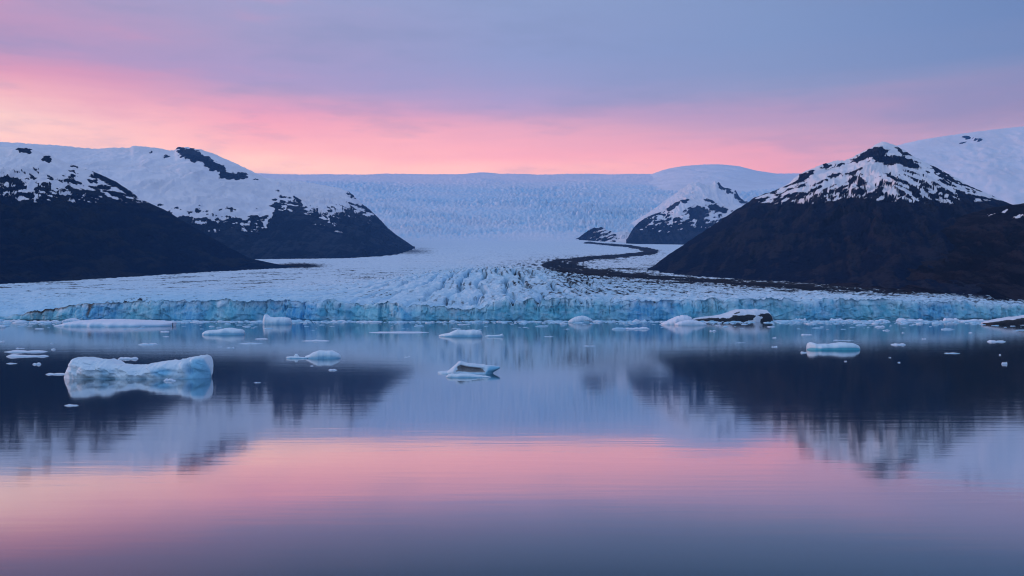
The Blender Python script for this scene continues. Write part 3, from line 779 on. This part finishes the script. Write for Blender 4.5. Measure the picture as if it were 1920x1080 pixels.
simple_berg(1240, 1300, 609, [(0, 607), (.15, 603), (.35, 597), (.50, 593), (.65, 590.5), (.80, 591.5), (.92, 595), (1, 602)], 20, M_ICEW, 'peaked white iceberg at the left tip of the black banded berg', 383, noise=.09, facet=.07, blue=0)
simple_berg(1265, 1324, 610.2, [(0, 607), (.2, 602), (.45, 599.5), (.7, 601), (.9, 605), (1, 608)], 12, M_ICEW, 'low white ice slab in front of the peaked white iceberg', 385, noise=.08, blue=0, facet=.04)


def ash(U, T, hz, f):
    n = fbm2(U * 9, hz * 3, 4, 391)
    a = 1.4 * sstep(.0, .1, U) * (1 - sstep(.60, .68, U - .2 * hz + .05 * n)) * (1 - sstep(.44, .60, hz - .16 * (U < .3) + .2 * n))
    b = 1.4 * sstep(.79, .84, U + .06 * n) * (1 - sstep(.955, .985, U)) * (1 - sstep(.62, .74, hz + .1 * n))
    c = .9 * np.exp(-((U - .52) / .05) ** 2 - ((hz - .78) / .07) ** 2) + 1.2 * (1 - sstep(.12, .25, U)) * (1 - sstep(.7, .9, hz))
    return np.maximum(np.maximum(a, b) * sstep(0, .15, f), c) + .3 * n


simple_berg(1296, 1449, 603.2, [(0, 599.5), (.06, 597), (.15, 595), (.30, 591.5), (.42, 588), (.50, 583.5), (.56, 580.5), (.64, 580), (.74, 579.5), (.86, 580.5), (.92, 581.5), (.945, 585), (.97, 592), (1, 601)], 34, M_ASH, 'long snow topped iceberg with black ash bands, against the right cliff', 391, noise=.06, dirt_shade=ash, nu=200, nv=90, pow_z=.42, crest=.55, blue=-.1, lowblue=.2,
            part=('ash_band', lambda U, T, hz, f, d: d > .5, 'black ash layer'))
simple_berg(1843, 1990, 609.2, [(0, 605), (.1, 601.5), (.25, 597.5), (.40, 594), (.55, 591), (.8, 588), (1, 598)], 30, M_ASH, 'black iceberg with a white top, cut by the right edge of the photo', 393, noise=.05, nu=130, nv=70, pow_z=.42, blue=-.1, lowblue=.1,
            dirt_shade=lambda U, T, hz, f: 1.5 * (1 - sstep(.78, .90, hz + .10 * fbm2(U * 8, hz * 2, 3, 394))) * sstep(0, .04, f) - 1.6 * np.exp(-((U - .56) / .03) ** 2 - ((hz - .35) / .3) ** 2),
            part=('ash_band', lambda U, T, hz, f, d: d > .5, 'black ash layer'))
simple_berg(836, 921, 708.3, [(0, 706.5), (.06, 702), (.12, 700.2), (.25, 701), (.42, 700.8), (.55, 701.5), (.70, 703.5), (.88, 705), (1, 707)], 3.0, M_ICE, 'low lumpy ice slab in front of the scooped silty iceberg', 395, name='ice_floe', cat='ice floe', group='small ice floes', noise=.12)

# ---------------------------------------------------------------- small floes, each one an object of its own
FL = [  # x0, x1, waterline row, height rows, label
    (9, 88, 660.5, 7, 'long low white floe at the left edge, upper one of the stacked pair'),
    (13, 91, 669, 6.5, 'long low white floe at the left edge, lower one of the stacked pair'),
    (30, 46, 653.5, 2.5, 'thin floe just above the stacked pair at the left edge'),
    (12, 32, 682, 2.5, 'thin flat floe below the stacked pair, nearer the left edge'),
    (61, 77, 683.5, 5.5, 'rounded white floe below the right end of the stacked pair'),
    (86, 127, 702.5, 5, 'narrow white floe touching the left end of the big iceberg'),
    (222, 259, 673.5, 6, 'forked white floe behind the dipped middle of the big iceberg'),
    (307, 330, 714.5, 7, 'small white ice lump in front of the big iceberg'),
    (121, 147, 761, 5, 'lone white floe nearest the viewer, below the big iceberg'),
    (476, 489, 718, 2.5, 'tiny floe on dark water right of the big iceberg'),
    (616, 632, 694.5, 4, 'small white floe below the domed iceberg'),
    (582, 588, 686.5, 2, 'tiny ice speck just below the domed iceberg'),
    (566, 618, 639.8, 4.5, 'thin drawn out floe above the domed iceberg'),
    (448, 492, 645, 4.5, 'thin grey floe below the low humped iceberg'),
    (478, 503, 636, 2.5, 'thin floe right below the low humped iceberg'),
    (692, 804, 624.2, 4, 'long thin pinkish ice strip left of the wedge shaped iceberg'),
    (260, 295, 646.8, 5, 'grey broken floe below the tabular iceberg'),
    (282, 294, 645, 3, 'small grey chip beside the grey broken floe'),
    (300, 318, 622.5, 3, 'thin floe just below the right end of the tabular iceberg'),
    (305, 317, 631.5, 2, 'thinner floe, second below the right end of the tabular iceberg'),
    (-6, 9, 641, 4, 'floe cut by the left edge above the stacked pair'),
    (-14, 10, 614.5, 8, 'blue ice block cut by the left edge at the cliff foot'),
    (96, 104, 656, 4, 'small ice lump right of the stacked pair'),
    (95, 101, 644.5, 2.5, 'grey ice chip above the stacked pair'),
    (408, 416, 651, 1.8, 'dark ice chip above the right end of the big iceberg'),
    (424, 440, 653, 2.5, 'dark flat floe right above the big iceberg'),
    (1167, 1218, 617.3, 6, 'flat white floe left of the black banded iceberg'),
    (1140, 1166, 601.8, 7, 'white ice hummock at the cliff foot left of the peaked white iceberg'),
    (1330, 1343, 621.3, 4, 'small white floe below the black banded iceberg'),
    (1020, 1038, 631.5, 2.8, 'faint thin floe right of the wedge shaped iceberg'),
    (1094, 1117, 649.3, 2.2, 'grey drawn out floe on pale water right of the middle'),
    (758, 752 + 18, 670.2, 2.5, 'thin floe on pale water right of the domed iceberg'),
    (1501, 1513, 661.8, 5, 'small ice lump at the left end of the teal iceberg'),
    (1502, 1523, 628.3, 3.5, 'thin white floe above the teal iceberg'),
    (1446, 1458, 651, 3, 'small floe left of the teal iceberg'),
    (1448, 1456, 634, 3, 'tiny white chip above left of the teal iceberg'),
    (1583, 1588, 678, 2.5, 'bright speck of ice below the teal iceberg'),
    (1670, 1698, 647, 4.5, 'straight flat white floe right of the teal iceberg'),
    (1728, 1736, 636, 2.6, 'small floe between the two flat white floes at right'),
    (1851, 1885, 641.2, 5, 'flat white floe nearest the right edge'),
    (1771, 1799, 663, 2.6, 'thin dashed floe on dark water at right'),
    (1878, 1889, 683, 6, 'small white ice lump low at the right edge'),
    (1873, 1877, 666, 2.5, 'ice speck above the small lump at the right edge'),
    (1683, 1688, 680.3, 2.5, 'ice speck on dark water below the straight flat floe'),
    (1666, 1671, 671, 1.8, 'faint ice dash below the straight flat floe'),
    (1562, 1600, 638.5, 1.8, 'faint thin ice streak just above the teal iceberg'),
    (1640, 1660, 613.5, 4, 'pale floe off the brash ice, right of the black banded iceberg'),
    (1655, 1668, 620, 3, 'thin pale floe below the brash ice at right'),
    (1816, 1823, 624.5, 3, 'small ice chip left of the black edge iceberg'),
    (1690, 1696, 624.5, 2, 'tiny ice chip under the brash ice at right'),
    (1380, 1398, 643, 1.6, 'faint ice film below the black banded iceberg'),
]


def floe_grid(x0, x1, wl, hrow, seed):
    rs = np.random.RandomState(seed)
    nkn = 7
    if hrow > 4: nkn = 9
    us = np.linspace(0, 1, nkn)
    hh = .35 + .65 * rs.rand(nkn); hh[0] = hh[-1] = .15
    tp = [(float(a), float(wl - hrow * b)) for a, b in zip(us, hh)]
    D = HC * F / (wl - HY); W = (x1 - x0) / F * D
    dep = min(W * (.3 + .3 * rs.rand()), hrow * .5 / (HC * F / D / D) if D < 400 else W * .5)
    return berg_shape(x0, x1, wl, tp, max(dep, .5), 46, 26, .9, .85, .16, .7, seed)


for i, (x0, x1, wl, hr, lb) in enumerate(FL):
    P, U, T, h, D = floe_grid(x0, x1, wl, hr * .75, 500 + i * 7)
    bl = .05 + .5 * np.exp(-(P[..., 2] / (.3 * h.max())) ** 2)
    dk = .5 if ('grey' in lb or 'dark' in lb or 'faint' in lb) else 0.
    berg_obj('ice_floe', P, M_ICEW, {'blue': bl + dk * .5, 'dirt_shade': 0 * bl + dk * .5}, lb, 'ice floe', 'small ice floes')

# hummocks of the packed ice along the cliff foot, each a lump of its own
HM = [(20, 44, 603.5, 8, 'small pointed ice heap at the left cliff foot'), (0, 22, 603, 5, 'low ice heap at the left edge of the cliff foot'), (60, 96, 604.5, 5, 'flat ice heap left of the tabular iceberg'),
      (1490, 1512, 602, 8, 'small ice heap right of the black banded iceberg'), (1555, 1582, 602, 7, 'ice heap at the cliff foot above the teal iceberg'), (1582, 1610, 602.5, 5, 'lower ice heap beside the one above the teal iceberg'),
      (1680, 1732, 602.5, 8, 'broad white ice heap at the right cliff foot'), (1768, 1800, 602.8, 9, 'blocky ice heap left of the black edge iceberg'), (1800, 1846, 603.5, 8, 'longer blocky ice heap touching the black edge iceberg'),
      (1640, 1668, 603, 6, 'small jagged ice heap left of the broad white one'), (680, 716, 604.5, 5, 'low ice heap under the dark cleft of the cliff'), (620, 650, 603.8, 5, 'low ice heap left of the dark cleft of the cliff'),
      (1186, 1212, 602.4, 6, 'low ice heap between the silt streaked and the peaked white iceberg')]
for i, (x0, x1, wl, hr, lb) in enumerate(HM):
    P, U, T, h, D = floe_grid(x0, x1, wl, hr * .8, 900 + i * 5)
    bl = .1 + .4 * np.exp(-(P[..., 2] / (.3 * h.max())) ** 2)
    berg_obj('ice_heap', P, M_ICEW, {'blue': bl, 'dirt_shade': 0 * bl}, lb, 'ice heap', 'ice heaps along the cliff foot')

# brash ice: thousands of fragments packed along the foot of the cliff (nobody could count it)
rs = np.random.RandomState(77)
_cl = np.clip(.45 + .9 * fbm2(np.arange(262) / 5.0, 0 * np.arange(262), 3, 401), 0, 1)
bv, bf, bb = [], [], []
nb_ = 0
NS = 10
for k in range(5200):
    px = rs.uniform(-350, 2250)
    band = 4.8 if px < 330 else (2.6 if px < 1000 else (3.4 if px < 1480 else 5.2))
    wl = 602.3 + (px > 1450) * -.6 + abs(rs.randn()) * band * .62
    if rs.rand() < .07: wl += rs.uniform(2, 14)
    if wl < 601.2: continue
    D = HC * F / (wl - HY)
    if D > np.interp(px, PX, dfront) + 3: continue
    x = (px - 960) / F * D
    if rs.rand() > .25 + 1.3 * _cl[int((px + 350) / 10)]: continue
    r = .3 + rs.gamma(1.2, .5)
    r = min(r, 3.4)
    hgt = r * rs.uniform(.25, .75) * (.55 if wl > 608 else 1)
    a0 = rs.rand() * 6.28
    ang = a0 + np.linspace(0, 2 * PI, NS, endpoint=False)
    rr = r * (.7 + .6 * rs.rand(NS))
    ex = rs.uniform(1.0, 2.2)
    ring0 = np.stack([x + rr * np.cos(ang) * ex, D + rr * np.sin(ang) * .9, np.full(NS, -.25)], 1)
    ring1 = np.stack([x + rr * .95 * np.cos(ang) * ex, D + rr * .85 * np.sin(ang), hgt * (.3 + .4 * rs.rand(NS))], 1)
    ring2 = np.stack([x + rr * .5 * np.cos(ang) * ex, D + rr * .45 * np.sin(ang), hgt * (.75 + .4 * rs.rand(NS))], 1)
    tip_ = np.array([[x, D, hgt * 1.05]])
    bv += [ring0, ring1, ring2, tip_]
    j = np.arange(NS); jn = (j + 1) % NS
    for o_ in (0, NS):
        bf.append(np.stack([nb_ + o_ + j, nb_ + o_ + jn, nb_ + o_ + NS + jn, nb_ + o_ + NS + j], 1))
    bf.append(np.stack([nb_ + 2 * NS + j, nb_ + 2 * NS + jn, np.full(NS, nb_ + 3 * NS), np.full(NS, nb_ + 3 * NS)], 1))
    bb.append(np.full(3 * NS + 1, rs.uniform(.3, 1.25)))
    nb_ += 3 * NS + 1
bv = np.concatenate(bv); bf = np.concatenate(bf); bb = np.concatenate(bb)
tri = bf[:, 2] == bf[:, 3]
bf4 = bf[~tri]
bf3 = bf[tri][:, :3]
bf3q = np.stack([bf3[0::2, 0], bf3[0::2, 1], bf3[1::2, 1], bf3[1::2, 2]], 1)   # fan triangles joined in pairs
brash = mesh_obj('brash_ice', bv, np.concatenate([bf4, bf3q]), M_ICEW, {'blue': bb, 'dirt_shade': 0 * bb}, smooth=False, loc=(0, 980, 0))
tag(brash, 'belt of crushed white brash ice along the foot of the ice cliff', 'brash ice', kind='stuff')

# ---------------------------------------------------------------- haze
USE_HAZE = True
if USE_HAZE:
    bx0, bx1, by0, by1, bz0, bz1 = -16000, 16000, -1500, 19500, -6.0, 2350.0
    hv = np.array([(x, y, z) for z in (bz0, bz1) for y in (by0, by1) for x in (bx0, bx1)], float)
    hf = np.array([[0, 2, 3, 1], [4, 5, 7, 6], [0, 1, 5, 4], [2, 6, 7, 3], [0, 4, 6, 2], [1, 3, 7, 5]])
    t = NT('haze_air')
    vol = t.n('VolumePrincipled')
    vol.inputs['Color'].default_value = (.22, .50, 1, 1); vol.inputs['Density'].default_value = 3.2e-5; vol.inputs['Anisotropy'].default_value = 0
    t.l(vol.outputs[0], t.out.inputs['Volume'])
    hz_o = mesh_obj('haze', hv, hf, t.m, smooth=False)
    tag(hz_o, 'thin blue evening air between the viewer and the far ice', 'haze', kind='stuff')

# ---------------------------------------------------------------- sky and light
SUN_AZ, SUN_EL = math.radians(-80), math.radians(7.5)      # azimuth from +Y towards +X
w = bpy.data.worlds.new('World'); scene.world = w; w.use_nodes = True
nt = w.node_tree; nt.nodes.clear()


def wn(kind, **kw):
    nd = nt.nodes.new('ShaderNode' + kind)
    for k, v in kw.items(): setattr(nd, k, v)
    return nd


def wm(op, a, b=None, c=None, clamp=False):
    nd = wn('Math', operation=op, use_clamp=clamp)
    for i, v in enumerate((a, b, c)):
        if v is None: continue
        if isinstance(v, (int, float)): nd.inputs[i].default_value = v
        else: nt.links.new(v, nd.inputs[i])
    return nd.outputs[0]


tc = wn('TexCoord'); sx = wn('SeparateXYZ'); nt.links.new(tc.outputs['Generated'], sx.inputs[0])
dx, dy, dz = sx.outputs
el = wm('ARCTAN2', dz, wm('SQRT', wm('ADD', wm('MULTIPLY', dx, dx), wm('MULTIPLY', dy, dy))))
eld = wm('MULTIPLY', el, 180 / PI)
azd = wm('MULTIPLY', wm('ARCTAN2', dx, dy), 180 / PI)
# long flat cloud streaks bend the bands a little
cv = wn('CombineXYZ'); nt.links.new(wm('MULTIPLY', azd, .05), cv.inputs[0]); nt.links.new(wm('ADD', wm('MULTIPLY', eld, .55), wm('MULTIPLY', azd, -.004)), cv.inputs[1])
nz = wn('TexNoise'); nz.inputs['Scale'].default_value = 1.0; nz.inputs['Detail'].default_value = 6; nz.inputs['Roughness'].default_value = .55
nt.links.new(cv.outputs[0], nz.inputs['Vector'])
elw = wm('ADD', eld, wm('MULTIPLY', wm('SUBTRACT', nz.outputs['Fac'], .5), 2.2))

ROWS = [325, 290, 245, 215, 185, 150, 90, 0]
COLS = {
    -27.2: [(255, 205, 208), (255, 208, 205), (255, 208, 200), (255, 182, 182), (240, 152, 172), (190, 146, 182), (205, 148, 180), (168, 155, 190)],
    -14.4: [(255, 208, 212), (255, 188, 193), (253, 166, 182), (240, 160, 185), (214, 160, 190), (182, 155, 195), (172, 156, 193), (165, 160, 198)],
    0.0: [(255, 192, 203), (250, 172, 190), (230, 165, 190), (206, 160, 195), (180, 158, 200), (160, 158, 200), (150, 158, 200), (148, 160, 200)],
    14.4: [(228, 156, 186), (225, 155, 186), (192, 152, 188), (188, 151, 187), (155, 152, 190), (138, 150, 190), (132, 150, 192), (130, 150, 192)],
    27.2: [(182, 150, 190), (180, 150, 190), (152, 131, 172), (148, 134, 175), (135, 138, 178), (118, 135, 178), (110, 132, 178), (106, 130, 176)],
}
COMP = {325: 1.42, 290: 1.33, 245: 1.21, 215: 1.13, 185: 1.08, 150: 1.04, 90: 1.03, 0: 1.02}     # light lost in the air on the way
ZEN = (.37, .46, .70, 1)
fr = wm('MULTIPLY', elw, 1 / 90.0, None, True)


def ramp(cols):
    r = wn('ValToRGB'); cr = r.color_ramp; cr.interpolation = 'EASE'; cr.interpolation = 'LINEAR'
    stops = []
    for y, c in zip(ROWS, cols):
        e = math.degrees(math.atan((HY - y) / F)); cc = lin(c); k = COMP[y]
        stops.append((e / 90, (cc[0] * k * (1 + (k - 1) * .6), cc[1] * k, cc[2] * k * (1 - (k - 1) * .95), 1)))
    stops.insert(0, (0.0, stops[0][1])); stops.append((32 / 90, tuple(.35 * a + .65 * b for a, b in zip(stops[-1][1], ZEN)))); stops.append((.75, ZEN))
    cr.elements[0].position = stops[0][0]; cr.elements[0].color = stops[0][1]
    cr.elements[1].position = stops[-1][0]; cr.elements[1].color = stops[-1][1]
    for p, c in stops[1:-1]:
        q = cr.elements.new(p); q.color = c
    nt.links.new(fr, r.inputs[0]); return r.outputs[0]


def wmix(f, a, b):
    m = wn('Mix', data_type='RGBA'); nt.links.new(f, m.inputs[0])
    for v, i in ((a, 6), (b, 7)):
        if isinstance(v, tuple): m.inputs[i].default_value = v
        else: nt.links.new(v, m.inputs[i])
    return m.outputs[2]


def wrange(v, a, b, smooth=True):
    m = wn('MapRange', interpolation_type='SMOOTHSTEP' if smooth else 'LINEAR')
    m.inputs[1].default_value = a; m.inputs[2].default_value = b; nt.links.new(v, m.inputs[0]); return m.outputs[0]


azs = sorted(COLS); cur = ramp(COLS[azs[0]])
for a, b in zip(azs[:-1], azs[1:]):
    cur = wmix(wrange(azd, a, b, False), cur, ramp(COLS[b]))
# torn pink wisps high on the sunset side
cv2 = wn('CombineXYZ'); nt.links.new(wm('MULTIPLY', azd, .11), cv2.inputs[0]); nt.links.new(wm('MULTIPLY', eld, .5), cv2.inputs[1]); cv2.inputs[2].default_value = 3.7
nz2 = wn('TexNoise'); nz2.inputs['Scale'].default_value = 1.0; nz2.inputs['Detail'].default_value = 7; nz2.inputs['Roughness'].default_value = .58
nt.links.new(cv2.outputs[0], nz2.inputs['Vector'])
wis = wm('MULTIPLY', wrange(nz2.outputs['Fac'], .50, .72), wm('MULTIPLY', wrange(wm('MULTIPLY', azd, -1.0), -6, 24), wm('SUBTRACT', 1.0, wrange(eld, 15, 24))))
cur = wmix(wm('MULTIPLY', wis, .32), cur, lin((246, 150, 172)))
gre = wm('MULTIPLY', wrange(nz2.outputs['Fac'], .52, .30), wrange(eld, 3, 8))
cur = wmix(wm('MULTIPLY', gre, .30), cur, lin((132, 142, 178)))
# the sky behind the viewer: clear blue, brighter than the cloud in front
side = wrange(dx, .75, -.85)
back = wmix(side, (.19, .33, .60, 1), (.50, .65, .92, 1))
# the part of the sky above the picture: lighter over the sunset, darker away from it
up = wmix(side, (.22, .34, .60, 1), (.60, .64, .86, 1))
cur = wmix(wrange(eld, 17.5, 40), cur, up)
cur = wmix(wrange(wm('MULTIPLY', dy, -1.0), -.55, .15), cur, back)
sky = wn('TexSky', sky_type='NISHITA', sun_disc=False); sky.sun_elevation = SUN_EL; sky.sun_rotation = SUN_AZ; sky.altitude = 50; sky.air_density = 1.2; sky.dust_density = 1.5
mulS = wn('Mix', data_type='RGBA', blend_type='ADD'); mulS.inputs[0].default_value = 0.02
nt.links.new(cur, mulS.inputs[6]); nt.links.new(sky.outputs[0], mulS.inputs[7])
bg = wn('Background'); bg.inputs['Strength'].default_value = 1.0; nt.links.new(mulS.outputs[2], bg.inputs[0])
wo = wn('OutputWorld'); nt.links.new(bg.outputs[0], wo.inputs[0])

sd = bpy.data.lights.new('sun', 'SUN'); sd.energy = 1.0; sd.angle = math.radians(4); sd.color = (1, .50, .48)
so = bpy.data.objects.new('sun', sd); C.objects.link(so)
from mathutils import Vector
dirv = Vector((math.sin(SUN_AZ) * math.cos(SUN_EL), math.cos(SUN_AZ) * math.cos(SUN_EL), math.sin(SUN_EL)))
so.rotation_euler = dirv.to_track_quat('Z', 'Y').to_euler()

# ---------------------------------------------------------------- camera and render settings
cd_ = bpy.data.cameras.new('camera'); cam = bpy.data.objects.new('camera', cd_); C.objects.link(cam)
cam.location = (0, 0, HC); cam.rotation_euler = (PI / 2, 0, 0)
cd_.sensor_width = 36; cd_.lens = 36 * F / 1920; cd_.shift_y = (HY - 540) / 1920
cd_.clip_start = 1; cd_.clip_end = 60000
scene.camera = cam
scene.view_settings.view_transform = 'Standard'; scene.view_settings.look = 'None'
scene.view_settings.exposure = 0; scene.view_settings.gamma = 1
scene.render.engine = 'CYCLES'
cy = scene.cycles
cy.max_bounces = 6; cy.diffuse_bounces = 3; cy.glossy_bounces = 3; cy.volume_bounces = 1; cy.transparent_max_bounces = 8
cy.sample_clamp_indirect = 6; cy.use_denoising = True; cy.denoising_prefilter = 'ACCURATE'; cy.filter_width = 1.1
try:
    cy.denoiser = 'OPENIMAGEDENOISE'; cy.denoising_input_passes = 'RGB_ALBEDO_NORMAL'
except Exception:
    pass
